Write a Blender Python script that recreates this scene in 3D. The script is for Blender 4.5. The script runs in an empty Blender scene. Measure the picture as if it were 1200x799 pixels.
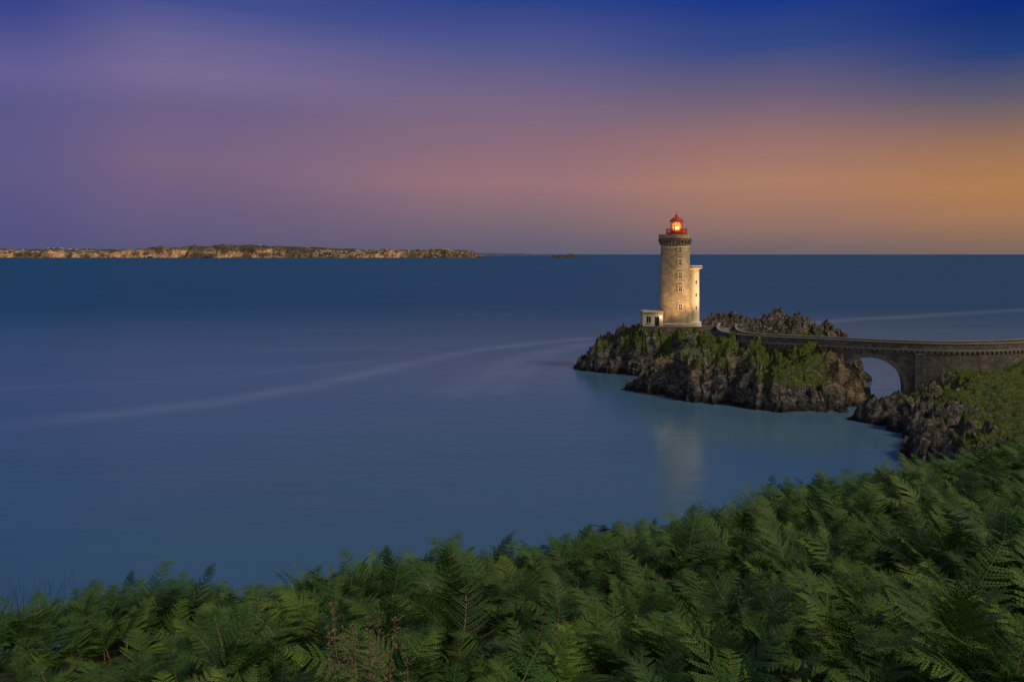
import bpy, math, random
import numpy as np
from mathutils import Vector, noise, Matrix
random.seed(7); np.random.seed(7)
sc=bpy.context.scene
sc.view_settings.view_transform='Standard'
try: sc.view_settings.look='None'
except: pass
sc.view_settings.exposure=0
CAMZ=27.0

# ---------------------------------------------------------------- helpers
def lin(c):
    o=[]
    for v in c:
        v=v/255.0
        o.append(v/12.92 if v<=0.04045 else ((v+0.055)/1.055)**2.4)
    return tuple(o)+(1.0,)
def link(ob,parent=None):
    sc.collection.objects.link(ob)
    if parent is not None: ob.parent=parent
    return ob
def mesh_obj(name,verts,faces,mats,parent=None,smooth=False,midx=None):
    me=bpy.data.meshes.new(name)
    me.from_pydata([tuple(v) for v in verts],[],[tuple(f) for f in faces])
    if not isinstance(mats,(list,tuple)): mats=[mats]
    for m in mats: me.materials.append(m)
    if midx is not None:
        me.polygons.foreach_set('material_index',midx)
    me.polygons.foreach_set('use_smooth',[smooth]*len(me.polygons))
    me.update()
    return link(bpy.data.objects.new(name,me),parent)
def empty(name,loc=(0,0,0)):
    e=bpy.data.objects.new(name,None); e.location=loc; e.empty_display_size=1
    return link(e)
class NT:
    def __init__(s,tree): s.t=tree; s.n=tree.nodes; s.l=tree.links
    def new(s,ty,**kw):
        n=s.n.new(ty)
        for k,v in kw.items(): setattr(n,k,v)
        return n
    def val(s,sock,v):
        if isinstance(v,bpy.types.NodeSocket): s.l.new(v,sock)
        elif v is not None: sock.default_value=v
    def math(s,op,a,b=None,c=None,clamp=False):
        n=s.new('ShaderNodeMath',operation=op); n.use_clamp=clamp
        s.val(n.inputs[0],a); s.val(n.inputs[1],b) if b is not None else None
        if c is not None: s.val(n.inputs[2],c)
        return n.outputs[0]
    def mix(s,f,a,b,blend='MIX'):
        n=s.new('ShaderNodeMix',data_type='RGBA',blend_type=blend)
        s.val(n.inputs[0],f); s.val(n.inputs[6],a); s.val(n.inputs[7],b)
        return n.outputs[2]
    def maprange(s,v,a,b,c=0,d=1,smooth=False):
        n=s.new('ShaderNodeMapRange'); 
        if smooth: n.interpolation_type='SMOOTHSTEP'
        s.val(n.inputs[0],v)
        for i,x in enumerate((a,b,c,d)): n.inputs[i+1].default_value=x
        return n.outputs[0]
    def noise(s,vec,scale,detail=4,rough=0.55,dist=0):
        n=s.new('ShaderNodeTexNoise'); s.val(n.inputs['Vector'],vec)
        n.inputs['Scale'].default_value=scale; n.inputs['Detail'].default_value=detail
        n.inputs['Roughness'].default_value=rough; n.inputs['Distortion'].default_value=dist
        return n.outputs['Fac']
    def mapping(s,vec,scale=(1,1,1),rot=(0,0,0),loc=(0,0,0)):
        n=s.new('ShaderNodeMapping'); s.val(n.inputs['Vector'],vec)
        n.inputs['Scale'].default_value=scale; n.inputs['Rotation'].default_value=rot; n.inputs['Location'].default_value=loc
        return n.outputs[0]
    def ramp(s,f,stops,interp='LINEAR'):
        n=s.new('ShaderNodeValToRGB'); cr=n.color_ramp; cr.interpolation=interp
        while len(cr.elements)<len(stops): cr.elements.new(0.5)
        for e,(p,c) in zip(cr.elements,stops):
            e.position=p; e.color=c
        s.val(n.inputs[0],f); return n.outputs[0]
def material(name):
    m=bpy.data.materials.new(name); m.use_nodes=True
    t=NT(m.node_tree); b=m.node_tree.nodes['Principled BSDF']
    return m,t,b
def bump(t,b,h,strength=0.5,dist=0.1):
    n=t.new('ShaderNodeBump'); n.inputs['Strength'].default_value=strength; n.inputs['Distance'].default_value=dist
    t.val(n.inputs['Height'],h); t.l.new(n.outputs[0],b.inputs['Normal'])
def plain(name,col,rough=0.6,metal=0,var=0.15,scale=3):
    m,t,b=material(name)
    tc=t.new('ShaderNodeTexCoord')
    f=t.noise(tc.outputs['Object'],scale,4)
    c=t.mix(f,tuple(x*(1-var) for x in col[:3])+(1,),tuple(min(1,x*(1+var)) for x in col[:3])+(1,))
    t.val(b.inputs['Base Color'],c)
    b.inputs['Roughness'].default_value=rough; b.inputs['Metallic'].default_value=metal
    return m
def emis(name,col,st):
    m,t,b=material(name)
    b.inputs['Base Color'].default_value=col
    b.inputs['Emission Color'].default_value=col; b.inputs['Emission Strength'].default_value=st
    return m

# ---------------------------------------------------------------- camera
cam=bpy.data.cameras.new('camera'); cam.lens=27; cam.sensor_width=36
cam.shift_y=-101.5/1200; cam.clip_end=200000; cam.clip_start=0.1
co=link(bpy.data.objects.new('camera',cam)); co.location=(0,0,CAMZ); co.rotation_euler=(math.radians(90),0,0)
sc.camera=co

# ---------------------------------------------------------------- sky
w=bpy.data.worlds.new('World'); sc.world=w; w.use_nodes=True
T=NT(w.node_tree); w.node_tree.nodes.clear()
out=T.new('ShaderNodeOutputWorld'); bg=T.new('ShaderNodeBackground'); T.l.new(bg.outputs[0],out.inputs[0])
tc=T.new('ShaderNodeTexCoord'); sx=T.new('ShaderNodeSeparateXYZ'); T.l.new(tc.outputs['Generated'],sx.inputs[0])
X,Y,Z=sx.outputs
hyp=T.math('SQRT',T.math('ADD',T.math('MULTIPLY',X,X),T.math('MULTIPLY',Y,Y)))
hyp=T.math('MAXIMUM',hyp,0.001)
el=T.math('DIVIDE',Z,hyp)
az=T.math('ARCTAN2',X,Y)
azel=T.new('ShaderNodeCombineXYZ'); T.val(azel.inputs[0],az); T.val(azel.inputs[1],el)
wsp=T.noise(T.mapping(azel.outputs[0],(1.1,9,1),(0,0,0.10)),1.6,5,0.5,0.3)
el2=T.math('ADD',el,T.math('MULTIPLY',T.math('SUBTRACT',wsp,0.5),0.022))
cols={0:[(298,(78,82,126)),(270,(84,83,128)),(200,(94,88,132)),(120,(90,87,138)),(80,(98,94,148)),(0,(54,68,136))],
 200:[(298,(88,86,120)),(265,(100,90,124)),(190,(120,99,130)),(125,(108,96,134)),(85,(120,105,146)),(40,(102,98,148)),(0,(66,78,142))],
 600:[(298,(96,93,114)),(265,(120,103,116)),(215,(150,114,120)),(165,(136,107,122)),(110,(114,100,132)),(60,(84,88,140)),(0,(42,66,136))],
 900:[(298,(110,99,106)),(262,(148,114,104)),(215,(172,124,102)),(165,(150,112,110)),(110,(108,96,120)),(55,(56,74,132)),(0,(26,56,134))],
 1200:[(298,(122,102,94)),(262,(158,116,88)),(220,(176,125,82)),(170,(154,114,88)),(115,(98,93,108)),(60,(36,64,122)),(0,(12,44,120))]}
prev=None; prevaz=None
for px in sorted(cols):
    dx=(px-600)/900.0; a=math.atan(dx); k=1/math.sqrt(1+dx*dx)
    st=[((298-y)/900*k/0.6,lin(c)) for y,c in cols[px]]
    st.append((0.8,lin((36,58,134)))) ; st.append((1.0,lin((48,68,136))))
    r=T.ramp(T.math('DIVIDE',el2,0.6),st)
    if prev is None: prev=r
    else: prev=T.mix(T.maprange(az,prevaz,a,0,1,True),prev,r)
    prevaz=a
zen=T.mix(T.maprange(el,0.6,2.5,0,1,True),prev,lin((114,124,140)))
behind=T.ramp(T.maprange(el,-0.05,1.2),[(0,lin((120,118,126))),(0.3,lin((156,148,146))),(1,lin((116,128,146)))])
fb=T.maprange(Y,0.25,-0.5,0,1,True)
skyc=T.mix(fb,zen,behind)
T.val(bg.inputs['Color'],skyc); bg.inputs['Strength'].default_value=1.0

sl=bpy.data.lights.new('sun','SUN'); sl.energy=2.1; sl.angle=math.radians(10); sl.color=(1,0.85,0.60)
so=link(bpy.data.objects.new('sun',sl))
saz=math.radians(114); sel=math.radians(45)
d=Vector((math.sin(saz)*math.cos(sel),math.cos(saz)*math.cos(sel),math.sin(sel)))
so.rotation_euler=d.to_track_quat('Z','Y').to_euler(); so.location=d*300

# ---------------------------------------------------------------- polygon distance
def sdist(px,py,poly):
    n=len(poly); dmin=np.full(px.shape,1e18); ins=np.zeros(px.shape,bool)
    for i in range(n):
        x1,y1=poly[i]; x2,y2=poly[(i+1)%n]
        ex,ey=x2-x1,y2-y1
        t=np.clip(((px-x1)*ex+(py-y1)*ey)/(ex*ex+ey*ey),0,1)
        dd=(px-x1-t*ex)**2+(py-y1-t*ey)**2
        dmin=np.minimum(dmin,dd)
        c=((y1>py)!=(y2>py))&(px<(x2-x1)*(py-y1)/((y2-y1) if y2!=y1 else 1e-9)+x1)
        ins^=c
    return np.where(ins,1,-1)*np.sqrt(dmin)
def ldist(px,py,line):
    dmin=np.full(px.shape,1e18)
    for (x1,y1),(x2,y2) in zip(line[:-1],line[1:]):
        ex,ey=x2-x1,y2-y1
        t=np.clip(((px-x1)*ex+(py-y1)*ey)/(ex*ex+ey*ey),0,1)
        dmin=np.minimum(dmin,(px-x1-t*ex)**2+(py-y1-t*ey)**2)
    return np.sqrt(dmin)
def idw(px,py,pts,p=2.6):
    num=np.zeros(px.shape); den=np.zeros(px.shape)
    for x,y,z in pts:
        wgt=1/(((px-x)**2+(py-y)**2+1.5)**(p/2)); num+=wgt*z; den+=wgt
    return num/den
def nz(X,Y,fn): 
    o=np.empty(X.shape); xf=X.ravel(); yf=Y.ravel(); of=o.ravel()
    for i in range(len(xf)): of[i]=fn(xf[i],yf[i])
    return of.reshape(X.shape)
def sm(a,b,x):
    t=np.clip((x-a)/(b-a),0,1); return t*t*(3-2*t)
def gridmesh(name,X,Y,Z,mat,smooth=False,attrs=None,parent=None):
    ny,nx=X.shape
    v=np.stack([X.ravel(),Y.ravel(),Z.ravel()],1)
    idx=np.arange(nx*ny).reshape(ny,nx)
    f=np.stack([idx[:-1,:-1].ravel(),idx[:-1,1:].ravel(),idx[1:,1:].ravel(),idx[1:,:-1].ravel()],1)
    me=bpy.data.meshes.new(name)
    me.from_pydata(v.tolist(),[],f.tolist()); me.materials.append(mat)
    me.polygons.foreach_set('use_smooth',[smooth]*len(me.polygons))
    if attrs:
        for k,a in attrs.items():
            at=me.attributes.new(k,'FLOAT','POINT'); at.data.foreach_set('value',a.ravel().astype(np.float32))
    me.update()
    return link(bpy.data.objects.new(name,me),parent)

# ---------------------------------------------------------------- rock material
def rockmat(name):
    m,t,b=material(name)
    tc=t.new('ShaderNodeTexCoord'); ob=tc.outputs['Object']
    geo=t.new('ShaderNodeNewGeometry'); sp=t.new('ShaderNodeSeparateXYZ'); t.l.new(geo.outputs['Position'],sp.inputs[0])
    sn=t.new('ShaderNodeSeparateXYZ'); t.l.new(geo.outputs['Normal'],sn.inputs[0])
    st=t.mapping(ob,(0.6,0.6,1.0),(0.5,0.6,0.3))
    n1=t.noise(st,1.2,10,0.78,0.8); n2=t.noise(ob,0.22,5,0.6); n3=t.noise(ob,3.5,6,0.65)
    c=t.ramp(n1,[(0.36,(0.006,0.006,0.007,1)),(0.45,(0.045,0.041,0.039,1)),(0.54,(0.15,0.132,0.115,1)),(0.63,(0.45,0.42,0.38,1))])
    at2=t.new('ShaderNodeAttribute'); at2.attribute_name='ochre'
    oc=t.math('ADD',t.math('MULTIPLY',t.maprange(n2,0.45,0.62,0,0.6,True),t.maprange(sp.outputs[2],1.5,5,0,1,True)),at2.outputs['Fac'],None,True)
    c=t.mix(oc,c,t.mix(t.maprange(n1,0.40,0.60),(0.022,0.016,0.012,1),(0.44,0.32,0.20,1)))
    wet=t.maprange(t.math('ADD',sp.outputs[2],t.math('MULTIPLY',n3,0.9)),0.8,2.1,1,0,True)
    c=t.mix(t.math('MULTIPLY',wet,0.85),c,(0.006,0.006,0.007,1))
    at=t.new('ShaderNodeAttribute'); at.attribute_name='turf'
    gm=t.math('ADD',at.outputs['Fac'],t.math('MULTIPLY',t.math('SUBTRACT',n3,0.5),1.1))
    gm=t.math('ADD',gm,t.math('MULTIPLY',t.math('SUBTRACT',n1,0.5),-1.8))
    gm=t.maprange(gm,0.38,0.48,0,1,True)
    gm=t.math('MULTIPLY',gm,t.maprange(sn.outputs[2],0.12,0.35,0,1,True))
    gc=t.ramp(t.noise(ob,1.6,8,0.75),[(0.34,(0.024,0.042,0.008,1)),(0.5,(0.095,0.135,0.018,1)),(0.66,(0.23,0.25,0.04,1))])
    c=t.mix(gm,c,gc)
    t.val(b.inputs['Base Color'],c)
    t.val(b.inputs['Roughness'],t.maprange(wet,0,1,0.85,0.45))
    b.inputs['Specular IOR Level'].default_value=0.3
    bump(t,b,t.math('ADD',n1,t.math('MULTIPLY',n3,0.5)),1.0,1.2)
    return m
rock=rockmat('coastal_rock')
def crag(x,y,s=1.0):
    u=x*0.82+y*0.57; v=-x*0.57+y*0.82
    a=noise.ridged_multi_fractal(Vector((u*0.12,v*0.30,3.1)),0.65,2.2,7,1.0,2.0)
    return a-1.1

# ---------------------------------------------------------------- lighthouse islet
isl=[(14.0,181.5),(19,176),(26,172),(31,168.5),(34.5,162.5),(30,158),(23.5,153.5),(26,148),(32,141),(39,134),(46,130.5),(53,131.5),(58,133.5),(63,136.5),(65.5,141),(67.5,149),(71,157),(76,166),(74,178),(62,186),(50,192),(36,196),(22,192),(16,187)]
ictl=[(38,178,10.1),(33,178,9.9),(44,178,10.2),(48,178,10.4),(26.5,179,8.2),(20.5,181,4.6),(16.5,182,1.5),(29,173.5,8.0),(34,171.3,9.8),(38,170.5,10.0),(43,170.5,10.2),(31,170.5,7.0),(48,172,10.2),(36,167.5,7.5),
 (43,163,10.2),(38,163,8),(42,158,10.0),(38.5,157,8.8),(33,152,5.8),(27,153,2.8),(44,151,9.9),(41,147,8.4),(37,143,6),(48,147.5,9.9),(46,142,7.6),(45,136,4.8),
 (52,144,9.2),(51,138,6.6),(52,134,4.0),(56,141,9.0),(58.5,139.3,8.6),(57,137,6.5),(60,145,7),(60.5,138,6.6),(62.3,138.5,4.9),(62.5,143,6.5),(63.5,140.5,5.0),
 (53,160,9.5),(52,168,9.8),(50,182,12.4),(47.5,184,11.0),(53,184,10.5),(59,170,13.9),(56.5,171,12.0),(63,168,12.4),(67,167,10.5),(71,169,8.0),(75,170,4),(65,160,7),(66,152,4),
 (56,178,9),(38,188,7),(28,187,5)]
xs=np.arange(9,84,0.26); ys=np.arange(126,198,0.28)
GX,GY=np.meshgrid(xs,ys)
wx=nz(GX,GY,lambda x,y:noise.fractal(Vector((x*0.13,y*0.13,0.3)),0.8,2.0,5))
wy=nz(GX,GY,lambda x,y:noise.fractal(Vector((x*0.13,y*0.13,9.3)),0.8,2.0,5))
WX=GX+wx*2.6; WY=GY+wy*2.6
D=sdist(WX,WY,isl); H=idw(GX+wx*1.0,GY+wy*1.0,ictl)
cliff=-1.2+2.1*D
k=0.8
Hh=-np.log(np.exp(-np.clip(cliff,-12,30)/k)+np.exp(-H/k))*k
cr=nz(GX,GY,lambda x,y:crag(x,y))
fine=nz(GX,GY,lambda x,y:noise.fractal(Vector((x*0.9,y*0.9,5.0)),0.4,2.2,6))
flat=np.maximum(np.maximum(1-sm(5,9,np.hypot(GX-40.5,GY-178)),0),1-sm(2.0,4.5,ldist(GX,GY,[(46,174),(43.9,165),(44.3,156),(49,150.5),(58,145)])))
flat=np.maximum(flat,1-sm(2,4,np.hypot(GX-33,GY-178)))
amp=(1-flat)*sm(-3,1,D)
Zi=Hh+cr*amp*2.3+fine*amp*1.1-0.3
Zi=np.where(D<-3,np.minimum(Zi,-1.5),Zi)
near=1-sm(0.5,4,np.hypot(GX-37,GY-178)-9)
Zi=np.where(near>0.01,np.minimum(Zi,10.6+(1-near)*8+np.where(GY>178,4,0)),Zi)
turf=sm(3.4,5.5,Zi)*(0.15+0.5*sm(-0.2,0.45,wx)+0.25*sm(0,0.4,wy))*(1-sm(10,11,Zi)*0.8)
turf+=0.8*(1-sm(2,10,np.hypot(GX-51,GY-141)))+0.75*(1-sm(2,9,np.hypot(GX-42,GY-151)))+0.7*(1-sm(2,8,np.hypot(GX-38,GY-169)))
turf*=sm(2.6,4.0,Zi)
ochre=0.9*(1-sm(3,7,np.hypot(GX-61,GY-138)))
hx=nz(GX,GY,lambda x,y:noise.fractal(Vector((x*0.5,y*0.5,19.0)),0.7,2.2,4))
gridmesh('rocky_islet',GX+hx*amp*1.1,GY+wy*amp*0.5,Zi,rock,True,{'turf':turf,'ochre':ochre})

# ---------------------------------------------------------------- mainland
ml=[(55,125.5),(59,121),(57,113),(54,106),(51.5,98),(50,88),(46,75),(36,62),(20,54),(0,50),(-30,48),(-80,52),(-170,60),(-400,80),(-400,-200),(400,-200),(400,230),(260,205),(125,176),(104,163),(90,152.5),(79,146),(73,141),(70,135.5),(65,130)]
mctl=[(57,124,1.3),(61,121,2.6),(63,127,2.6),(66,130.5,2.4),(69,132,3.4),(72,136,4.6),(77.6,136,6.2),(84,137,7.2),(90,137,8.2),(100,142,9),(112,148,10.3),(130,160,12),(160,165,18),
 (80,145,5.5),(92,149,7),(60,113,2.2),(64,109,4.0),(70,118,5.0),(78,126,6.5),(75,112,6.0),(62,96,5.2),(55,99,2.6),(54,91,4.0),(85,110,8.5),(100,110,14),(70,85,9),(58,72,9),(130,110,24)]
def edgeY(x):
    return np.interp(x,[-60,-10,0,7.2,20.4,45,90],[17,14.0,14.6,20.6,29.6,52,80])
def canopy(x,y):
    return CAMZ-1.70-0.25*y+0.1*x
def axis(segs):
    o=[]
    for a,b,s in segs: o.extend(np.arange(a,b,s).tolist())
    o.append(segs[-1][1]); return np.array(o)
xs=axis([(-400,-60,20),(-60,-20,3),(-20,44,1.0),(44,100,0.33),(100,130,1.5),(130,400,15)])
ys=axis([(-200,-10,15),(-10,84,1.0),(84,150,0.33),(150,176,1.5),(176,240,8)])
GX,GY=np.meshgrid(xs,ys)
wx=nz(GX,GY,lambda x,y:noise.fractal(Vector((x*0.13,y*0.13,20.3)),0.8,2.0,5))
wy=nz(GX,GY,lambda x,y:noise.fractal(Vector((x*0.13,y*0.13,29.3)),0.8,2.0,5))
D=sdist(GX+wx*2,GY+wy*2,ml)
def hill(x,y):
    e=y-edgeY(x)
    g=canopy(x,y)-0.75
    g=g-0.55*np.log1p(np.exp(np.clip((e-1.5)/1.5,-30,30)))*1.5*np.interp(x,[0,30,60],[1,0.35,0.1])
    g=np.where(y<0,CAMZ-2.3+0.1*x-0.02*y,g)
    return np.minimum(g,CAMZ-1.7+0.12*np.abs(x))
Hm=idw(GX+wx,GY+wy,mctl); Hl=hill(GX,GY)
bl=sm(42,80,GY)
H=Hl*(1-bl)+Hm*bl
cliff=-1.2+1.6*D
k=1.0
Hh=np.where(cliff-H>20,H,-np.log(np.exp(-np.clip(cliff,-12,60)/k)+np.exp(-np.clip(H,-10,60)/k))*k)
cr=nz(GX,GY,lambda x,y:crag(x,y))
fine=nz(GX,GY,lambda x,y:noise.fractal(Vector((x*0.9,y*0.9,5.0)),0.4,2.2,6))
amp=sm(-3,1,D)*sm(60,85,GY)*sm(1.5,4,ldist(GX,GY,[(70,136),(79,136),(92,140),(108,148.5)]))
inland=sm(6,13,D)
Zm=Hh+cr*amp*(2.3-1.8*inland)+fine*amp*(1.1-0.75*inland)-0.15
Zm=np.where(D<-3,np.minimum(Zm,-1.5),Zm)
turf=sm(3.4,5.2,Zm)*(0.15+0.45*sm(-0.3,0.4,wx)+1.0*inland); turf=np.where(GY<60,1.2,turf)
hx=nz(GX,GY,lambda x,y:noise.fractal(Vector((x*0.5,y*0.5,19.0)),0.7,2.2,3))
gridmesh('coastal_headland',GX+hx*amp*0.9*(1-0.7*inland),GY,Zm,rock,True,{'turf':turf,'ochre':turf*0})

# ---------------------------------------------------------------- sea
m=bpy.data.materials.new('sea_water'); m.use_nodes=True; t=NT(m.node_tree); m.node_tree.nodes.clear()
mo=t.new('ShaderNodeOutputMaterial')
tc=t.new('ShaderNodeTexCoord'); ob=tc.outputs['Object']
sp=t.new('ShaderNodeSeparateXYZ'); t.l.new(ob,sp.inputs[0])
fo=t.new('ShaderNodeAttribute'); fo.attribute_name='foam'
sh=t.new('ShaderNodeAttribute'); sh.attribute_name='shoal'
far=t.maprange(sp.outputs[1],70,420,0,1,True)
big=t.noise(t.mapping(ob,(0.006,0.02,1),(0,0,0.12)),1.0,5,0.55,0.6)
med=t.noise(t.mapping(ob,(0.02,0.08,1),(0,0,0.2)),1.0,5,0.55,1.0)
c=t.mix(far,(0.040,0.118,0.215,1),(0.009,0.070,0.180,1))
c=t.mix(t.maprange(big,0.3,0.7,0,0.45),c,(0.009,0.052,0.13,1))
c=t.mix(t.math('MULTIPLY',sh.outputs['Fac'],0.8),c,(0.095,0.160,0.185,1))
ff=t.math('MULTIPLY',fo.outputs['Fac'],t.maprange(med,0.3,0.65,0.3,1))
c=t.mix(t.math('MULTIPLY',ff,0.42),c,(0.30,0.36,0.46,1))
wv=t.noise(t.mapping(ob,(0.12,0.3,1)),1.0,3,0.5)
bn=t.new('ShaderNodeBump'); bn.inputs['Strength'].default_value=0.16; bn.inputs['Distance'].default_value=0.5; t.val(bn.inputs['Height'],wv)
df=t.new('ShaderNodeBsdfDiffuse'); t.val(df.inputs['Color'],c)
gl_=t.new('ShaderNodeBsdfGlossy'); gl_.inputs['Roughness'].default_value=0.22; gl_.inputs['Color'].default_value=(0.72,0.9,1,1); t.l.new(bn.outputs[0],gl_.inputs['Normal'])
fr_=t.new('ShaderNodeFresnel'); fr_.inputs['IOR'].default_value=1.33
fac=t.math('MINIMUM',fr_.outputs[0],t.maprange(far,0,1,0.44,0.12))
mx=t.new('ShaderNodeMixShader'); t.val(mx.inputs[0],fac); t.l.new(df.outputs[0],mx.inputs[1]); t.l.new(gl_.outputs[0],mx.inputs[2]); t.l.new(mx.outputs[0],mo.inputs[0])
sea=m
xs=axis([(-60000,-10000,10000),(-10000,-1000,1500),(-1000,-160,60),(-160,-60,3),(-60,110,1.6),(110,300,3.5),(300,1000,70),(1000,10000,1500),(10000,60000,10000)])
ys=axis([(-400,36,40),(36,260,1.6),(260,460,4),(460,1000,60),(1000,10000,1500),(10000,90000,10000)])
GX,GY=np.meshgrid(xs,ys)
def streak(line,w0,w1,s=1.0):
    d=ldist(GX,GY,line); x0,x1=line[0][0],line[-1][0]
    tt=np.clip((GX-x0)/(x1-x0),0,1); ww=w0+(w1-w0)*tt
    return s*np.exp(-(d/ww)**2)
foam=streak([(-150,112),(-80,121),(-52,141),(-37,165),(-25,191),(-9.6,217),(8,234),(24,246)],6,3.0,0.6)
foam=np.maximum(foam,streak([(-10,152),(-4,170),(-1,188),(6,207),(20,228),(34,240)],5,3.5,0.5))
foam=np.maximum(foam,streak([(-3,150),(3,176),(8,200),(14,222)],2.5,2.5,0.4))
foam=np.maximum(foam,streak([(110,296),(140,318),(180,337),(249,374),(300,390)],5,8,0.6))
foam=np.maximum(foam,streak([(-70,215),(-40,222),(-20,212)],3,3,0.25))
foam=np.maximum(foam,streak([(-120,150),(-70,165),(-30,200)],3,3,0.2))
D=sdist(GX,GY,isl); D2=sdist(GX,GY,ml)
dd=np.minimum(-D,-D2)
foam=np.maximum(foam,0.22*np.exp(-(np.clip(dd,0,99)/2.2)**2))
shoal=np.exp(-np.clip(dd,0,999)/16)*0.5
shoal=np.maximum(shoal,0.75*np.exp(-(((GX-35)/22)**2+((GY-118)/22)**2)))
shoal=np.maximum(shoal,0.5*np.exp(-(((GX-0)/60)**2+((GY-90)/45)**2)))
gridmesh('sea',GX,GY,np.zeros_like(GX),sea,True,{'foam':foam,'shoal':shoal})

# ---------------------------------------------------------------- far coast
def coastmat(name,cl,tp,haze,hz):
    m,t,b=material(name)
    tc=t.new('ShaderNodeTexCoord'); ob=tc.outputs['Object']
    geo=t.new('ShaderNodeNewGeometry'); sn=t.new('ShaderNodeSeparateXYZ'); t.l.new(geo.outputs['True Normal'],sn.inputs[0])
    sz=t.new('ShaderNodeSeparateXYZ'); t.l.new(ob,sz.inputs[0])
    n1=t.noise(ob,0.012,7,0.75); n2=t.noise(ob,0.004,4)
    c1=t.mix(t.maprange(n1,0.42,0.60),tuple(x*0.12 for x in cl)+(1,),tuple(cl)+(1,))
    c2=t.mix(t.maprange(n1,0.4,0.6),tuple(x*0.4 for x in tp)+(1,),tuple(tp)+(1,))
    g=t.maprange(t.math('ADD',sn.outputs[2],t.math('MULTIPLY',t.math('SUBTRACT',n2,0.5),0.8)),0.74,0.92,0,1,True)
    g2=t.maprange(t.math('ADD',sz.outputs[2],t.math('MULTIPLY',n2,90)),92,112,0,0.9,True)
    g3=t.maprange(t.noise(ob,0.0022,5,0.6),0.48,0.56,0,0.75,True)
    c=t.mix(t.math('MAXIMUM',t.math('MAXIMUM',g,g2),g3),c1,c2)
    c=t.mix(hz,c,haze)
    t.val(b.inputs['Base Color'],c); b.inputs['Roughness'].default_value=0.95; b.inputs['Specular IOR Level'].default_value=0.05
    return m
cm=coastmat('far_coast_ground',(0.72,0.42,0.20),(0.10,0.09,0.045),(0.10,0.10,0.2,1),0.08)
def topz(x):
    px=600+x/6000*900
    return np.interp(px,[-300,-60,40,95,125,160,210,250,330,400,470,520,540,556],[60,68,70,54,64,84,94,104,84,66,60,70,58,4])
xs=np.arange(-6200,-270,9); ys=np.concatenate([np.arange(5950,6200,14),np.arange(6200,8200,200)])
GX,GY=np.meshgrid(xs,ys)
n=nz(GX,GY,lambda x,y:noise.fractal(Vector((x*0.004,y*0.004,0)),0.8,2,6))
n2=nz(GX,GY,lambda x,y:noise.fractal(Vector((x*0.02,y*0.02,4)),0.8,2,4))
shore=6010+n[:1,:]*80+25*np.sin(GX/310)
dC=GY-shore
tz=topz(GX)
Zc=np.where(dC<0,-3,np.minimum(0.8*dC+n2*36*sm(0,20,dC),tz*(0.68+0.45*n)+dC*0.014*tz/50+n2*9))
Zc=np.minimum(Zc,tz*(0.98+0.12*n)+n2*10)
gridmesh('far_coast',GX,GY,Zc,cm,False)
def coastz(x,y):
    i=int(np.clip((x-xs[0])/9,0,len(xs)-1)); j=int(np.argmin(np.abs(ys-y))); return Zc[j,i]
vv=[];vf=[];vm=[]
def addhouse(x,y,z,w_,d_,h_,mi):
    b0=len(vv)
    vv.extend([(x-w_,y-d_,z-3),(x+w_,y-d_,z-3),(x+w_,y+d_,z-3),(x-w_,y+d_,z-3),(x-w_,y-d_,z+h_),(x+w_,y-d_,z+h_),(x+w_,y+d_,z+h_),(x-w_,y+d_,z+h_),(x-w_,y,z+h_*1.6),(x+w_,y,z+h_*1.6)])
    for f in [(0,1,5,4),(1,2,6,5),(2,3,7,6),(3,0,4,7)]: vf.append(tuple(b0+i for i in f)); vm.append(mi)
    for f in [(4,5,9,8),(6,7,8,9),]: vf.append(tuple(b0+i for i in f)); vm.append(2)
    for f in [(5,6,9),(7,4,8)]: vf.append(tuple(b0+i for i in f)); vm.append(mi)
for i in range(560):
    r=random.random()
    if r<0.55: px=random.uniform(-120,115)
    elif r<0.58: px=random.uniform(118,360)
    else: px=random.uniform(360,545)
    x=(px-600)/900*6050; y=6040+abs(random.gauss(0,60))+(0 if random.random()<.6 else random.uniform(50,400))
    z=coastz(x,y)
    if z<3: continue
    addhouse(x,y,z,random.uniform(3,8),random.uniform(3,5),random.uniform(4,7),0 if random.random()<.5 else 1)
mesh_obj('seaside_village',vv,vf,[plain('limewash',(0.8,0.68,0.52)),plain('warm_render',(0.7,0.42,0.18)),plain('slate_roof',(0.08,0.07,0.08))],None,False,vm)
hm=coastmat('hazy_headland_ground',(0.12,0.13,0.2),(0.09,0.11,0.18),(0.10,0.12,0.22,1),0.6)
xs2=np.arange(-900,700,25); ys2=np.arange(12000,12600,50)
GX,GY=np.meshgrid(xs2,ys2)
tz=np.interp(GX,[-900,-500,100,350,560,700],[40,44,36,24,8,-3])
n=nz(GX,GY,lambda x,y:noise.fractal(Vector((x*0.003,y*0.003,7)),0.8,2,5))
gridmesh('far_headland',GX,GY,np.minimum((GY-12030)*0.5,tz+n*8),hm)
xs2=np.arange(290,530,4); ys2=np.arange(6000,6120,5)
GX,GY=np.meshgrid(xs2,ys2)
n=nz(GX,GY,lambda x,y:noise.fractal(Vector((x*0.03,y*0.03,7)),0.7,2,5))
tz=np.interp(GX,[290,310,335,350,380,400,430,455,480,505,530],[-6,8,20,14,18,6,16,30,26,12,-6])
gridmesh('sea_stack_rocks',GX,GY,np.minimum(tz+n*7,(60-np.abs(GY-6060))*1.2-10),coastmat('stack_rock',(0.12,0.09,0.07),(0.08,0.07,0.05),(0.1,0.1,0.15,1),0.1))

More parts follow.
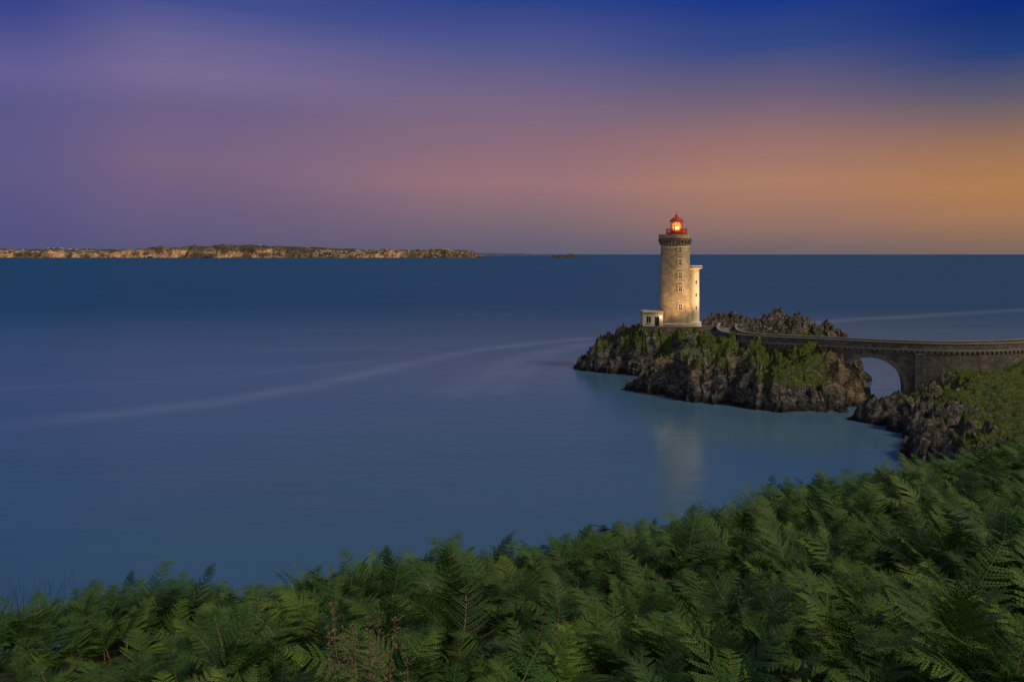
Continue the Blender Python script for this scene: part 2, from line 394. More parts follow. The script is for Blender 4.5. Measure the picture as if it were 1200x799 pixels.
# ---------------------------------------------------------------- masonry materials
def masonry(name,c1,c2,mortar,bw,bh,stain=0.5,bmp=0.5):
    m,t,b=material(name)
    uv=t.new('ShaderNodeUVMap'); uv.uv_map='UVMap'
    br=t.new('ShaderNodeTexBrick'); t.l.new(uv.outputs[0],br.inputs['Vector'])
    br.inputs['Scale'].default_value=1; br.inputs['Brick Width'].default_value=bw; br.inputs['Row Height'].default_value=bh
    br.inputs['Mortar Size'].default_value=bh*0.05; br.inputs['Mortar Smooth'].default_value=0.3
    br.inputs['Color1'].default_value=c1+(1,); br.inputs['Color2'].default_value=c2+(1,); br.inputs['Mortar'].default_value=mortar+(1,)
    br.inputs['Bias'].default_value=0.0
    geo=t.new('ShaderNodeNewGeometry')
    n1=t.noise(t.mapping(geo.outputs['Position'],(1,1,0.35)),0.7,7,0.65); n2=t.noise(geo.outputs['Position'],5,5,0.6)
    c=t.mix(t.maprange(n1,0.4,0.7,0,stain,True),br.outputs['Color'],tuple(x*0.3 for x in c1)+(1,))
    c=t.mix(0.45,c,t.mix(n2,(0,0,0,1),(1,1,1,1)),'OVERLAY')
    t.val(b.inputs['Base Color'],c); b.inputs['Roughness'].default_value=0.9; b.inputs['Specular IOR Level'].default_value=0.2
    bump(t,b,t.math('ADD',t.math('MULTIPLY',n2,0.4),t.math('SUBTRACT',1,br.outputs['Fac'])),bmp,0.06)
    return m
granite=masonry('granite_ashlar',(0.50,0.38,0.24),(0.32,0.24,0.15),(0.20,0.15,0.10),1.1,0.46,0.45)
granite_dk=masonry('weathered_granite',(0.18,0.15,0.12),(0.11,0.095,0.08),(0.05,0.045,0.04),1.0,0.42,0.6)
bridge_st=masonry('bridge_masonry',(0.21,0.182,0.152),(0.12,0.106,0.09),(0.05,0.043,0.038),0.85,0.34,0.8,0.8)
coping=plain('coping_stone',(0.20,0.178,0.15),0.9,0,0.5,1.5)
white=plain('white_render',(0.78,0.66,0.48),0.8,0,0.12,0.8)
annexm=plain('aged_render',(0.48,0.40,0.30),0.85,0,0.25,0.9)
trim=plain('pale_granite_trim',(0.50,0.42,0.32),0.85,0,0.25,2)
red=plain('red_paint',(0.55,0.035,0.02),0.45,0,0.2,2)
dark=plain('dark_glass',(0.02,0.022,0.03),0.15)
iron=plain('iron',(0.06,0.05,0.05),0.6)

def lathe(name,prof,mat,cx,cy,parent,n=48,smooth=True,uvr=None,caps=True):
    v=[];f=[];u={}
    for (r,z) in prof:
        for i in range(n):
            a=2*math.pi*i/n; v.append((cx+r*math.cos(a),cy+r*math.sin(a),z))
    R=uvr or max(p[0] for p in prof)
    s=0; ss=[0]
    for a,b_ in zip(prof[:-1],prof[1:]): s+=math.hypot(b_[0]-a[0],b_[1]-a[1]); ss.append(s)
    for j in range(len(prof)-1):
        for i in range(n):
            i2=(i+1)%n
            u[len(f)]=[(i*2*math.pi*R/n,ss[j]),((i+1)*2*math.pi*R/n,ss[j]),((i+1)*2*math.pi*R/n,ss[j+1]),(i*2*math.pi*R/n,ss[j+1])]
            f.append((j*n+i,j*n+i2,(j+1)*n+i2,(j+1)*n+i))
    if caps:
        k=len(v)-n; u[len(f)]=[(0,0)]*n; f.append(tuple(range(k,k+n)))
        u[len(f)]=[(0,0)]*n; f.append(tuple(range(n-1,-1,-1)))
    me=bpy.data.meshes.new(name); me.from_pydata(v,[],f); me.materials.append(mat)
    ul=me.uv_layers.new(name='UVMap')
    for p in me.polygons:
        uu=u[p.index]
        for k_,li in enumerate(p.loop_indices): ul.data[li].uv=uu[k_]
        p.use_smooth=smooth and len(p.vertices)==4
    ob=link(bpy.data.objects.new(name,me),parent)
    if smooth:
        try: me.set_sharp_from_angle(angle=math.radians(32))
        except: pass
    return ob
def boxes(name,lst,mat,parent,bev=0.0):
    v=[];f=[];uv={}
    for cx,cy,cz,sx_,sy_,sz_,rz in lst:
        b0=len(v); c,s=math.cos(rz),math.sin(rz)
        for dz in (-1,1):
            for dx,dy in ((-1,-1),(1,-1),(1,1),(-1,1)):
                lx,ly=dx*sx_/2,dy*sy_/2
                v.append((cx+lx*c-ly*s,cy+lx*s+ly*c,cz+dz*sz_/2))
        for q,(w_,h_) in zip([(0,1,5,4),(1,2,6,5),(2,3,7,6),(3,0,4,7),(4,5,6,7),(3,2,1,0)],[(sx_,sz_),(sy_,sz_),(sx_,sz_),(sy_,sz_),(sx_,sy_),(sx_,sy_)]):
            uv[len(f)]=[(0,0),(w_,0),(w_,h_),(0,h_)]; f.append(tuple(b0+i for i in q))
    me=bpy.data.meshes.new(name); me.from_pydata(v,[],f); me.materials.append(mat)
    ul=me.uv_layers.new(name='UVMap')
    for p in me.polygons:
        for k_,li in enumerate(p.loop_indices): ul.data[li].uv=uv[p.index][k_]
    ob=link(bpy.data.objects.new(name,me),parent)
    if bev>0:
        bm=ob.modifiers.new('b','BEVEL'); bm.width=bev; bm.segments=1
    return ob

# ---------------------------------------------------------------- lighthouse
LX,LY,LZ=37.8,178.0,10.2
lh=empty('lighthouse')
ZG=30.6
lathe('tower_shaft',[(4.15,LZ-2.5),(4.15,LZ+0.9),(3.95,LZ+1.1),(3.8,LZ+1.2),(3.62,LZ+6),(3.38,LZ+13),(3.2,ZG-0.9),(3.2,ZG-0.9+0.02)],granite,LX,LY,lh,64,True,3.6)
lathe('string_course',[(3.24,ZG-2.05),(3.36,ZG-2.0),(3.36,ZG-1.8),(3.24,ZG-1.75)],trim,LX,LY,lh,64,True,caps=False)
cb=[]
for i in range(26):
    a=2*math.pi*i/26
    cb.append((LX+3.36*math.cos(a),LY+3.36*math.sin(a),ZG-0.95,0.42,0.34,0.9,a))
    cb.append((LX+3.46*math.cos(a),LY+3.46*math.sin(a),ZG-0.65,0.62,0.34,0.3,a))
boxes('corbels',cb,granite_dk,lh)
lathe('gallery_slab',[(3.1,ZG-0.5),(3.78,ZG-0.5),(3.85,ZG-0.4),(3.85,ZG-0.1),(3.5,ZG-0.06),(3.5,ZG+0.0)],granite_dk,LX,LY,lh,64)
lathe('gallery_parapet',[(3.45,ZG),(3.72,ZG),(3.72,ZG+0.75),(3.80,ZG+0.77),(3.80,ZG+0.95),(3.4,ZG+0.95),(3.4,ZG+0.1)],granite,LX,LY,lh,64,caps=False)
ang=math.atan2(-LY,-LX)
fr=[];gl=[];shell=[]
for k,zc in enumerate([28.0,25.2,22.2,19.2,15.0]):
    r=np.interp(zc,[LZ+1.2,ZG-0.9],[3.8,3.2])
    a=ang+0.32
    sx0,sy0=LX+(r+0.02)*math.cos(a),LY+(r+0.02)*math.sin(a)
    tx,ty=-math.sin(a),math.cos(a)
    for sgn in (-1,1):
        fr.append((sx0+tx*0.45*sgn,sy0+ty*0.45*sgn,zc,0.3,0.2,1.25,a))
    fr.append((sx0,sy0,zc+0.74,0.32,1.15,0.24,a)); fr.append((sx0,sy0,zc-0.71,0.42,1.2,0.16,a))
    gl.append((sx0,sy0,zc,0.10,0.7,1.2,a))
    shell.append((sx0+0.06*math.cos(a),sy0+0.06*math.sin(a),zc,0.08,0.06,1.2,a)); shell.append((sx0+0.06*math.cos(a),sy0+0.06*math.sin(a),zc+0.1,0.075,0.7,0.06,a))
boxes('window_frames',fr,trim,lh,0.02); boxes('window_panes',gl,dark,lh); boxes('window_bars',shell,white,lh)
QX=LX+0.35
lathe('lantern_base',[(2.35,ZG),(2.35,ZG+1.15),(2.45,ZG+1.2),(2.45,ZG+1.4),(1.5,ZG+1.42)],red,QX,LY,lh,40)
rl=[];N=22
for i in range(N):
    a=2*math.pi*i/N; rl.append((QX+2.38*math.cos(a),LY+2.38*math.sin(a),ZG+1.85,0.06,0.06,0.9,a))
boxes('gallery_rail_posts',rl,red,lh)
for zz in (1.75,2.0,2.28):
    lathe('gallery_rail',[(2.35,ZG+zz-0.035),(2.42,ZG+zz-0.035),(2.42,ZG+zz+0.035),(2.35,ZG+zz+0.035),(2.35,ZG+zz-0.035)],red,QX,LY,lh,40,caps=False)
LB=ZG+1.42; LT=ZG+3.9
lathe('lantern_plinth',[(1.42,LB),(1.42,LB+0.35),(1.36,LB+0.38)],red,QX,LY,lh,32)
ml_=[]
for i in range(12):
    a=2*math.pi*i/12; ml_.append((QX+1.36*math.cos(a),LY+1.36*math.sin(a),(LB+0.38+LT)/2,0.09,0.07,LT-LB-0.38,a))
boxes('lantern_mullions',ml_,red,lh)
lathe('lantern_transom',[(1.33,LB+1.5),(1.40,LB+1.5),(1.40,LB+1.58),(1.33,LB+1.58),(1.33,LB+1.5)],red,QX,LY,lh,32,caps=False)
lampm=emis('lantern_light',(1.0,0.45,0.08,1),0.9)
lathe('lens',[(0.25,LB+0.4),(0.8,LB+0.6),(1.05,LB+1.2),(1.05,LB+1.7),(0.8,LB+2.2),(0.3,LT-0.1)],lampm,QX,LY,lh,24)
lamph=emis('lamp_core',(1.0,0.72,0.28,1),3.2)
lathe('lamp_bulb',[(0.1,LB+0.7),(0.36,LB+0.8),(0.36,LB+1.2),(0.1,LB+1.35)],lamph,QX-0.1,LY-0.9,lh,16)
lathe('lantern_roof',[(1.38,LT),(1.62,LT+0.02),(1.62,LT+0.2),(1.45,LT+0.3),(1.2,LT+0.7),(0.75,LT+1.0),(0.32,LT+1.15),(0.28,LT+1.35),(0.36,LT+1.47),(0.28,LT+1.6),(0.06,LT+1.68),(0.05,LT+2.4),(0.01,LT+2.45)],red,QX,LY,lh,32)
pl=bpy.data.lights.new('lantern_lamp','POINT'); pl.energy=30; pl.color=(1,0.6,0.25); pl.shadow_soft_size=0.3
po=link(bpy.data.objects.new('lantern_lamp',pl),lh); po.location=(QX,LY-1.8,LB+1.3)
WX_,WY_=42.5,180.2
lathe('signal_tower_shaft',[(1.9,LZ-2),(1.9,LZ+1.0),(1.45,LZ+1.1),(1.38,23.2),(1.38,23.4)],white,WX_,WY_,lh,32)
lathe('signal_tower_cap',[(1.38,23.4),(2.1,23.75),(2.15,23.8),(2.15,24.25),(2.0,24.35)],white,WX_,WY_,lh,32)
lathe('signal_tower_cap_band',[(2.17,23.86),(2.2,23.9),(2.2,24.1),(2.17,24.14)],granite_dk,WX_,WY_,lh,32,caps=False)
boxes('signal_tower_slits',[(WX_+1.40*math.cos(ang+.5),WY_+1.40*math.sin(ang+.5),z_,0.06,0.3,0.8,ang+.5) for z_ in (14.5,17.5,20.5)],dark,lh)
boxes('link_walkway',[(WX_-1.4,WY_-0.6,22.0,2.2,1.2,0.25,0)],granite_dk,lh)
bx=32.2
boxes('annex_walls',[(bx,177.6,LZ+1.0,4.4,4.4,5.0,0)],annexm,lh,0.03)
boxes('annex_roof',[(bx,177.6,LZ+3.62,4.9,4.9,0.24,0),(bx,177.6,LZ+3.82,4.5,4.5,0.16,0)],trim,lh,0.03)
boxes('annex_quoins',[(bx+s*2.1,175.39,LZ+1.0,0.5,0.12,4.96,0) for s in (-1,1)],trim,lh)
boxes('annex_windows',[(bx-0.95,175.40,LZ+1.9,0.9,0.08,1.5,0),(bx+0.95,175.40,LZ+1.4,1.0,0.08,2.4,0)],dark,lh)
boxes('annex_window_frames',[(bx-0.95,175.36,LZ+1.9,0.07,0.1,1.5,0),(bx-0.95,175.36,LZ+2.68,1.1,0.14,0.14,0),(bx-0.95,175.36,LZ+1.10,1.1,0.2,0.12,0),(bx+0.95,175.36,LZ+2.66,1.2,0.14,0.14,0)],trim,lh)
lampp=emis('wall_lamp_glass',(1,0.72,0.4,1),5)
boxes('wall_lamp',[(bx+1.75,175.2,LZ+2.5,0.3,0.25,0.35,0)],lampp,lh)
al=bpy.data.lights.new('wall_lamp_light','POINT'); al.energy=45; al.color=(1,0.7,0.4); al.shadow_soft_size=0.2
ao=link(bpy.data.objects.new('wall_lamp_light',al),lh); ao.location=(bx+1.75,174.6,LZ+2.4)
for (fx,fy,ee) in ((34.5,166.5,5200),(47.5,168.5,9500)):
    boxes('floodlight_body',[(fx,fy,LZ-0.2,0.5,0.4,0.5,0)],iron,lh,0.04)
    f_=bpy.data.lights.new('floodlight','SPOT'); f_.energy=ee; f_.color=(1,0.66,0.33); f_.spot_size=math.radians(75); f_.spot_blend=0.8; f_.shadow_soft_size=0.3
    fo_=link(bpy.data.objects.new('floodlight',f_),lh); fo_.location=(fx,fy,LZ+0.6)
    dv=Vector((39.5,178,23))-Vector(fo_.location); fo_.rotation_euler=dv.to_track_quat('-Z','Y').to_euler()

# ---------------------------------------------------------------- terrace
tp=[(30,174.3),(34,173.4),(43,173.2),(48.5,175),(50,180),(46,184.5),(34,184.5),(29.4,181)]
def fin(name,v,f,u,mat,parent):
    me=bpy.data.meshes.new(name); me.from_pydata(v,[],f); me.materials.append(mat)
    ul=me.uv_layers.new(name='UVMap')
    for p in me.polygons:
        for k_,li in enumerate(p.loop_indices): ul.data[li].uv=u[p.index][k_]
    return link(bpy.data.objects.new(name,me),parent)
def prism(name,poly,z0,z1,mat,parent):
    n=len(poly); v=[(x,y,z0) for x,y in poly]+[(x,y,z1) for x,y in poly]; f=[];u={};s=0
    for i in range(n):
        j=(i+1)%n; L=math.dist(poly[i],poly[j]); u[len(f)]=[(s,z0),(s+L,z0),(s+L,z1),(s,z1)]; f.append((i,j,n+j,n+i)); s+=L
    u[len(f)]=[(x,y) for x,y in poly]; f.append(tuple(range(n,2*n)))
    return fin(name,v,f,u,mat,parent)
te=empty('stone_terrace')
prism('terrace_body',tp,6,LZ-0.1,bridge_st,te)
pr=[];cp=[]
for i in range(len(tp)):
    a=tp[i]; b_=tp[(i+1)%len(tp)]
    if i==3: continue
    L=math.dist(a,b_); an=math.atan2(b_[1]-a[1],b_[0]-a[0])
    mx,my=(a[0]+b_[0])/2,(a[1]+b_[1])/2
    nx_,ny_=-math.sin(an)*0.22,math.cos(an)*0.22
    pr.append((mx+nx_,my+ny_,LZ+0.12,L-0.03,0.38,0.5,an)); cp.append((mx+nx_,my+ny_,LZ+0.43,L+0.05,0.48,0.12,an))
boxes('terrace_parapet',pr,bridge_st,te); boxes('terrace_coping',cp,coping,te)

# ---------------------------------------------------------------- causeway bridge
ctrl=[(47,175),(44.2,165.5),(42.6,158),(43.2,151.5),(47.6,146.2),(56.6,141.3),(68.5,135.2),(79,133.2),(92,135.8),(108,143),(126,154),(140,166)]
def cat(P,n=40):
    o=[]
    P=[Vector(p) for p in P]; P=[P[0]*2-P[1]]+P+[P[-1]*2-P[-2]]
    for i in range(1,len(P)-2):
        for k in range(n):
            t_=k/n; a,b_,c_,d_=P[i-1:i+3]
            o.append(0.5*((2*b_)+(c_-a)*t_+(2*a-5*b_+4*c_-d_)*t_*t_+(3*b_-a-3*c_+d_)*t_**3))
    o.append(P[-2]); return o
raw=cat(ctrl)
ss=[0]
for a,b_ in zip(raw[:-1],raw[1:]): ss.append(ss[-1]+(b_-a).length)
ss=np.array(ss); RX=np.array([p.x for p in raw]); RY=np.array([p.y for p in raw])
step=0.25; S=np.arange(0,ss[-1],step)
PX=np.interp(S,ss,RX); PY=np.interp(S,ss,RY)
TX=np.gradient(PX); TY=np.gradient(PY); L=np.hypot(TX,TY); TX/=L; TY/=L
kk=np.ones(9)/9
TXs=np.convolve(np.pad(TX,4,'edge'),kk,'valid'); TYs=np.convolve(np.pad(TY,4,'edge'),kk,'valid'); L=np.hypot(TXs,TYs); TX,TY=TXs/L,TYs/L
NX,NY=-TY,TX
iA=int(np.argmin(np.hypot(PX-59.3,PY-139.9))); iB=int(np.argmin(np.hypot(PX-69.0,PY-134.9)))
sA,sB=S[iA],S[iB]; sC=(sA+sB)/2; R=(sB-sA)/2
CR=8.6; spring=CR-R
DECK=np.interp(S,[0,S[-1]],[10.35,10.5])
BW=4.2
def P3(i,off,z): return (PX[i]+NX[i]*off,PY[i]+NY[i]*off,z)
def arch(s):
    d_=abs(s-sC)
    return spring+math.sqrt(max(R*R-d_*d_,0)) if d_<R else -3.0
br=empty('stone_arch_bridge')
v=[];f=[];u={}
def quad(pts,uvs):
    b0=len(v); v.extend(pts); u[len(f)]=uvs; f.append((b0,b0+1,b0+2,b0+3))
def interp(s):
    return (np.interp(s,S,PX),np.interp(s,S,PY),np.interp(s,S,NX),np.interp(s,S,NY),np.interp(s,S,DECK))
angs=[sC-R*math.cos(math.pi*k/40) for k in range(41)]
cols_=sorted(set([round(x,4) for x in list(S[(S<sA-0.05)|(S>sB+0.05)])]+[round(x,4) for x in angs]))
def pt(s,off,z):
    x,y,nx_,ny_,dk=interp(s); return (x+nx_*off,y+ny_*off,z)
for s0,s1 in zip(cols_[:-1],cols_[1:]):
    inside=(s0>=sC-R-1e-3) and (s1<=sC+R+1e-3)
    z0=arch(s0) if inside and abs(s0-sC)<R-1e-3 else (spring if inside else -3)
    z1=arch(s1) if inside and abs(s1-sC)<R-1e-3 else (spring if inside else -3)
    d0=interp(s0)[4]; d1=interp(s1)[4]
    quad([pt(s0,0,z0),pt(s1,0,z1),pt(s1,0,d1),pt(s0,0,d0)],[(s0,z0),(s1,z1),(s1,d1),(s0,d0)])
    quad([pt(s1,BW,z1),pt(s0,BW,z0),pt(s0,BW,d0),pt(s1,BW,d1)],[(s1,z1),(s0,z0),(s0,d0),(s1,d1)])
    quad([pt(s0,0,d0),pt(s1,0,d1),pt(s1,BW,d1),pt(s0,BW,d0)],[(s0,0),(s1,0),(s1,BW),(s0,BW)])
    if inside:
        quad([pt(s1,0,z1),pt(s0,0,z0),pt(s0,BW,z0),pt(s1,BW,z1)],[(0,z1+s1),(0,z0+s0),(BW,z0+s0),(BW,z1+s1)])
for s_ in (sC-R,sC+R):
    q=[pt(s_,0,-3),pt(s_,BW,-3),pt(s_,BW,spring),pt(s_,0,spring)]
    quad(q,[(0,-3),(BW,-3),(BW,spring),(0,spring)])
fin('bridge_body',v,f,u,bridge_st,br)
def ribbon(name,o0,o1,h0,h1,mat,s_from=0,s_to=None,cl=True):
    v=[];f=[];u={}
    idx=[i for i in range(0,len(S),2) if S[i]>=s_from and (s_to is None or S[i]<=s_to)]
    for i in idx:
        dk=DECK[i]; v+= [P3(i,o0,dk+h0),P3(i,o1,dk+h0),P3(i,o1,dk+h1),P3(i,o0,dk+h1)]
    for k in range(len(idx)-1):
        a=k*4; b_=a+4; s0,s1=S[idx[k]],S[idx[k+1]]
        for (p,q,w0,w1) in ((0,3,h0,h1),(3,2,0,o1-o0),(2,1,h1,h0),(1,0,0,o1-o0)):
            u[len(f)]=[(s0,w0),(s1,w0),(s1,w1),(s0,w1)]
            f.append((a+p,b_+p,b_+q,a+q))
    u[len(f)]=[(0,0),(1,0),(1,1),(0,1)]; f.append((0,1,2,3)); 
    e=(len(idx)-1)*4; u[len(f)]=[(0,0),(1,0),(1,1),(0,1)]; f.append((e+3,e+2,e+1,e))
    return fin(name,v,f,u,mat,br)
ribbon('front_parapet',-0.02,0.42,0.02,0.95,bridge_st)
ribbon('front_coping',-0.10,0.50,0.955,1.12,coping)
ribbon('front_string_course',-0.22,-0.004,-0.30,0.0,coping,18)
ribbon('back_parapet',BW-0.42,BW+0.02,0.02,0.95,bridge_st)
ribbon('back_coping',BW-0.50,BW+0.10,0.955,1.12,coping)
ribbon('roadway',0.43,BW-0.43,0.004,0.05,plain('worn_gravel',(0.16,0.14,0.12),0.95,0,0.3,2))
dt=[]
for s_ in np.arange(20,S[-1]-2,0.9):
    x,y,nx_,ny_,dk=interp(s_); a=math.atan2(-nx_,ny_)
    dt.append((x-nx_*0.10,y-ny_*0.10,dk-0.46,0.34,0.19,0.3,a))
boxes('dentils',dt,coping,br)
vs=[];vf_=[];uu={}
nV=31
for k in range(nV):
    a0=math.pi*k/nV+0.006; a1=math.pi*(k+1)/nV-0.006
    b0=len(vs); ro=R+0.62+(0.12 if k%2 else 0)
    for off in (-0.10,0.3):
        for (a_,r_) in ((a0,R-0.03),(a1,R-0.03),(a1,ro),(a0,ro)):
            vs.append(pt(sC-r_*math.cos(a_),off,spring+r_*math.sin(a_)))
    for q in ((0,1,2,3),(7,6,5,4),(0,4,5,1),(1,5,6,2),(2,6,7,3),(3,7,4,0)):
        uu[len(vf_)]=[(k*1.3,0.1),(k*1.3+0.4,0.1),(k*1.3+0.4,0.4),(k*1.3,0.4)]; vf_.append(tuple(b0+i for i in q))
fin('arch_voussoirs',vs,vf_,uu,coping,br)
xb,yb,nxb,nyb,dkb=interp(sB+2.4); ab=math.atan2(-nxb,nyb)
boxes('pier_buttress',[(xb-nxb*0.35,yb-nyb*0.35,4.2,1.6,0.7,10.9,ab)],bridge_st,br,0.05)

# ---------------------------------------------------------------- ferns
def leafmat(name,ramp,trans=0.2):
    m=bpy.data.materials.new(name); m.use_nodes=True; t=NT(m.node_tree); b=m.node_tree.nodes['Principled BSDF']
    oi=t.new('ShaderNodeObjectInfo'); at=t.new('ShaderNodeAttribute'); at.attribute_name='age'
    geo=t.new('ShaderNodeNewGeometry'); pn=t.noise(geo.outputs['Position'],0.45,3)
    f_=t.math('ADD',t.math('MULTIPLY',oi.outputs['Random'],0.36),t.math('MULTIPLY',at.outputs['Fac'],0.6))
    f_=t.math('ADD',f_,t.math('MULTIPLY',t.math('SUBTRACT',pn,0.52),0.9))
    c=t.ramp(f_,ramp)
    t.val(b.inputs['Base Color'],c); b.inputs['Roughness'].default_value=0.55; b.inputs['Specular IOR Level'].default_value=0.2
    tr=t.new('ShaderNodeBsdfTranslucent'); t.val(tr.inputs[0],c)
    mx=t.new('ShaderNodeMixShader'); mx.inputs[0].default_value=trans
    t.l.new(b.outputs[0],mx.inputs[1]); t.l.new(tr.outputs[0],mx.inputs[2])
    t.l.new(mx.outputs[0],m.node_tree.nodes['Material Output'].inputs[0])
    return m
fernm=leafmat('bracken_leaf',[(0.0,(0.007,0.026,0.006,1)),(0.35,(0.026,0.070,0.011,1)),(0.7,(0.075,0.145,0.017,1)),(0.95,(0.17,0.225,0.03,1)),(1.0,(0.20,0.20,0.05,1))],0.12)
stemm=plain('bracken_stem',(0.14,0.09,0.04),0.7)
def make_frond(V,F,A,M,base,yaw,lean0,lean1,L,rng,age):
    N=32; pos=Vector(base); pts=[];dirs=[]
    side_bend=rng.uniform(-0.03,0.03)
    for i in range(N+1):
        t_=i/N; th=lean0+(lean1-lean0)*t_**1.3; yaw=yaw+side_bend
        d_=Vector((math.cos(yaw)*math.sin(th),math.sin(yaw)*math.sin(th),math.cos(th)))
        pts.append(pos.copy()); dirs.append(d_); pos=pos+d_*(L/N)
    for i in range(0,N,2):
        j=min(i+2,N); w_=0.006*(1-i/N)+0.0015
        s_=dirs[i].cross(Vector((0,0,1))); s_=s_.normalized() if s_.length>1e-3 else Vector((1,0,0))
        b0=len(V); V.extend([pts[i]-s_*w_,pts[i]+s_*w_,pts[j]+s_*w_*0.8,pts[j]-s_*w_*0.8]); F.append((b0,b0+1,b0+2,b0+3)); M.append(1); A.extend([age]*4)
    start=int(N*0.28); sp_=L/N*2
    wid=rng.uniform(0.28,0.38)
    for i in range(start,N):
        u_=(i-start)/(N-start)
        if i%2 and u_<0.75: continue
        pl_=L*wid*((1-u_)**0.85)*(0.85+0.15*min(1,u_*5))+0.012
        d_=dirs[i]; s_=d_.cross(Vector((0,0,1))); s_=s_.normalized() if s_.length>1e-3 else Vector((1,0,0))
        up=s_.cross(d_).normalized()
        for sg in (-1,1):
            aa_=0.48+rng.uniform(-.11,.11)
            pd=(s_*sg*math.cos(aa_)+d_*math.sin(aa_)+up*rng.uniform(-0.22,0.26)).normalized()
            q=pd.cross(up).normalized()
            n=max(3,min(12,int(pl_/0.022)))
            p=pts[i].copy(); cur=pd.copy(); pshade=rng.uniform(-.12,.12)
            for k in range(n):
                w0=k/n; p2=p+cur*(pl_/n); cur=(cur-up*0.05+d_*0.04).normalized()
                ll=min(sp_*0.46,pl_*0.22)*((1-w0)**0.6)*(0.8 if k==0 else 1)*rng.uniform(.85,1.1)+0.005
                lw=pl_/n*0.72
                for sg2 in (-1,1):
                    ld=(q*sg2*0.88+cur*0.45+up*rng.uniform(-0.2,0.0)).normalized()
                    mid=p+ld*ll*0.35
                    b0=len(V); V.extend([p,mid-cur*lw*0.6,p+ld*ll,mid+cur*lw]); F.append((b0,b0+1,b0+2,b0+3)); M.append(0)
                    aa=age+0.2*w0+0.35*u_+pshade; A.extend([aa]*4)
                p=p2
            b0=len(V); V.extend([p-q*0.004,p+cur*0.02,p+q*0.004]); F.append((b0,b0+1,b0+2)); M.append(0); A.extend([age+.3]*3)
fc=bpy.data.collections.new('bracken_fern_plants')
rng=random.Random(5); NVAR=12
for k in range(NVAR):
    V=[];F=[];A=[];M=[]
    nf=rng.choice([3,4,5,5,6]); y0=rng.uniform(0,6.28)
    for j in range(nf):
        make_frond(V,F,A,M,(rng.uniform(-.08,.08),rng.uniform(-.08,.08),0),y0+6.283*j/nf+rng.uniform(-.6,.6),rng.uniform(0.02,0.4),rng.uniform(1.0,2.3),rng.uniform(0.6,1.15),rng,rng.uniform(-0.05,0.45))
    me=bpy.data.meshes.new('fern_plant_%d'%k); me.from_pydata([tuple(a) for a in V],[],F)
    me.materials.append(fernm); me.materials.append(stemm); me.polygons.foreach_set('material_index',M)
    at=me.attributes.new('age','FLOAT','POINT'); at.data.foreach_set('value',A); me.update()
    fc.objects.link(bpy.data.objects.new('fern_plant_%d'%k,me))
pts=[];rot=[];scl=[];idx=[]
y=1.2
while y<62:
    stp=0.44 if y<14 else (0.52 if y<34 else 0.75)
    x=-0.78*y-4
    xmax=0.78*y+5
    while x<xmax:
        xx=x+rng.uniform(-.28,.28); yy=y+rng.uniform(-.28,.28)
        e=yy-float(edgeY(xx))
        ok=e<4 or (xx>14 and yy<60 and e<16)
        cl=noise.noise(Vector((xx*0.8,yy*0.8,17.2)))
        if cl<-0.22: ok=ok and rng.random()<0.35
        if ok and not (math.hypot(xx,yy)<1.6):
            g=float(hill(np.array([xx]),np.array([yy]))[0])
            b1=noise.noise(Vector((xx*0.35,yy*0.35,2.2)))*0.42+cl*0.32
            pts.append((xx,yy,g-0.02+0.15*b1)); rot.append((rng.gauss(0,.2)+0.08,rng.gauss(0,.2),rng.uniform(0,6.28)))
            scl.append(min(1.3,max(0.42,0.90+b1*1.0+rng.gauss(0,.15)))); idx.append(rng.randrange(NVAR))
        x+=stp
    y+=stp*0.95
print('FERNS',len(pts))
me=bpy.data.meshes.new('bracken_ferns'); me.from_pydata(pts,[],[])
a=me.attributes.new('rot','FLOAT_VECTOR','POINT'); a.data.foreach_set('vector',np.array(rot).ravel())
a=me.attributes.new('scl','FLOAT','POINT'); a.data.foreach_set('value',scl)
a=me.attributes.new('idx','INT','POINT'); a.data.foreach_set('value',idx)
fo_=link(bpy.data.objects.new('bracken_ferns',me))
ng=bpy.data.node_groups.new('fern_scatter','GeometryNodeTree')
ng.interface.new_socket('Geometry',in_out='INPUT',socket_type='NodeSocketGeometry'); ng.interface.new_socket('Geometry',in_out='OUTPUT',socket_type='NodeSocketGeometry')
gi=ng.nodes.new('NodeGroupInput'); go=ng.nodes.new('NodeGroupOutput'); ip=ng.nodes.new('GeometryNodeInstanceOnPoints')
ci=ng.nodes.new('GeometryNodeCollectionInfo'); ci.inputs['Collection'].default_value=fc; ci.inputs['Separate Children'].default_value=True; ci.inputs['Reset Children'].default_value=True
def na(n_,ty):
    q=ng.nodes.new('GeometryNodeInputNamedAttribute'); q.data_type=ty; q.inputs['Name'].default_value=n_
    return [o for o in q.outputs if o.enabled and o.name=='Attribute'][0]
ng.links.new(gi.outputs[0],ip.inputs['Points']); ng.links.new(ci.outputs[0],ip.inputs['Instance']); ip.inputs['Pick Instance'].default_value=True
ng.links.new(na('idx','INT'),ip.inputs['Instance Index']); ng.links.new(na('rot','FLOAT_VECTOR'),ip.inputs['Rotation']); ng.links.new(na('scl','FLOAT'),ip.inputs['Scale'])
ng.links.new(ip.outputs[0],go.inputs[0])
md=fo_.modifiers.new('scatter','NODES'); md.node_group=ng

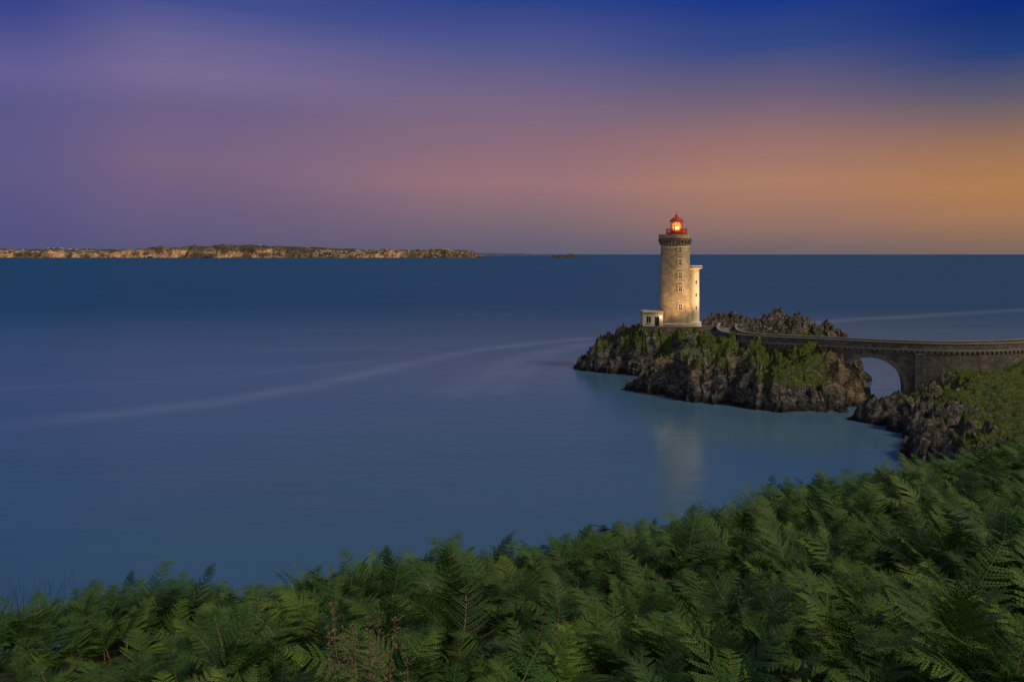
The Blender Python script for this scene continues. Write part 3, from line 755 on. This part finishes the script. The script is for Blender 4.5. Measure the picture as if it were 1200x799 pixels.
# ---------------------------------------------------------------- dock stalks and grass among the ferns
def hz(x,y): return float(hill(np.array([x]),np.array([y]))[0])
dockm=plain('dry_dock_seed',(0.18,0.11,0.06),0.9,0,0.4,20); dleaf=plain('dock_leaf',(0.10,0.13,0.03),0.7,0,0.4,8)
V=[];F=[];M=[]
def tube(a,b_,r0,r1,mi):
    d_=(b_-a).normalized(); s_=d_.cross(Vector((0.3,1,0.1))).normalized(); q=d_.cross(s_); b0=len(V)
    for p,r in ((a,r0),(b_,r1)):
        for k in range(4):
            an=k*math.pi/2; V.append(p+(s_*math.cos(an)+q*math.sin(an))*r)
    for k in range(4): F.append((b0+k,b0+(k+1)%4,b0+4+(k+1)%4,b0+4+k)); M.append(mi)
def leaf(p,d_,l,w_,mi):
    s_=d_.cross(Vector((0,0,1))); s_=s_.normalized() if s_.length>1e-3 else Vector((1,0,0)); b0=len(V)
    V.extend([p,p+d_*l*0.5-s_*w_,p+d_*l,p+d_*l*0.5+s_*w_]); F.append((b0,b0+1,b0+2,b0+3)); M.append(mi)
for k in range(11):
    x0=-1.25+rng.gauss(0,0.25); y0=6.4+rng.gauss(0,0.3)
    p=Vector((x0,y0,hz(x0,y0)+0.1)); d_=Vector((rng.gauss(0,.12),rng.gauss(0,.12),1)).normalized(); H_=rng.uniform(0.75,1.15)
    ns=14
    for i in range(ns):
        p2=p+d_*H_/ns; tube(p,p2,0.006*(1-i/ns)+0.002,0.006*(1-(i+1)/ns)+0.002,0)
        d_=(d_+Vector((rng.gauss(0,.05),rng.gauss(0,.05),0))).normalized(); p=p2
        if i>5:
            for q_ in range(7):
                dd_=Vector((rng.gauss(0,1),rng.gauss(0,1),rng.uniform(-.1,.9))).normalized(); leaf(p+dd_*rng.uniform(0,.03),dd_,rng.uniform(.015,.03),.008,0)
            if rng.random()<0.5:
                dd_=Vector((rng.gauss(0,1),rng.gauss(0,1),rng.uniform(.2,.8))).normalized(); e_=p+dd_*rng.uniform(.06,.14); tube(p,e_,0.003,0.002,0)
                for q_ in range(6):
                    d3=Vector((rng.gauss(0,1),rng.gauss(0,1),rng.uniform(-.2,.9))).normalized(); leaf(p.lerp(e_,rng.random()),d3,.022,.008,0)
        elif rng.random()<.7:
            dd_=Vector((rng.gauss(0,1),rng.gauss(0,1),.3)).normalized(); leaf(p,dd_,rng.uniform(.08,.16),.02,1)
mesh_obj('dock_plant',V,F,[dockm,dleaf],None,False,M)
V=[];F=[];M=[]
for k in range(420):
    x0=rng.uniform(-13,-8.3); y0=rng.uniform(12.6,15.4)
    p=Vector((x0,y0,hz(x0,y0)+0.25)); d_=Vector((rng.gauss(0,.25),rng.gauss(0,.25),1)).normalized(); H_=rng.uniform(0.6,1.15)
    s_=Vector((rng.gauss(0,1),rng.gauss(0,1),0)).normalized(); w_=0.009
    for i in range(4):
        p2=p+d_*H_/4; d_=(d_+Vector((rng.gauss(0,.12),rng.gauss(0,.12),-0.08))).normalized(); b0=len(V)
        V.extend([p-s_*w_,p+s_*w_,p2+s_*w_*.7,p2-s_*w_*.7]); F.append((b0,b0+1,b0+2,b0+3)); M.append(0); w_*=.7; p=p2
mesh_obj('coastal_grass',V,F,[plain('dark_grass',(0.035,0.05,0.02),0.8,0,0.5,2)],None,False,M)
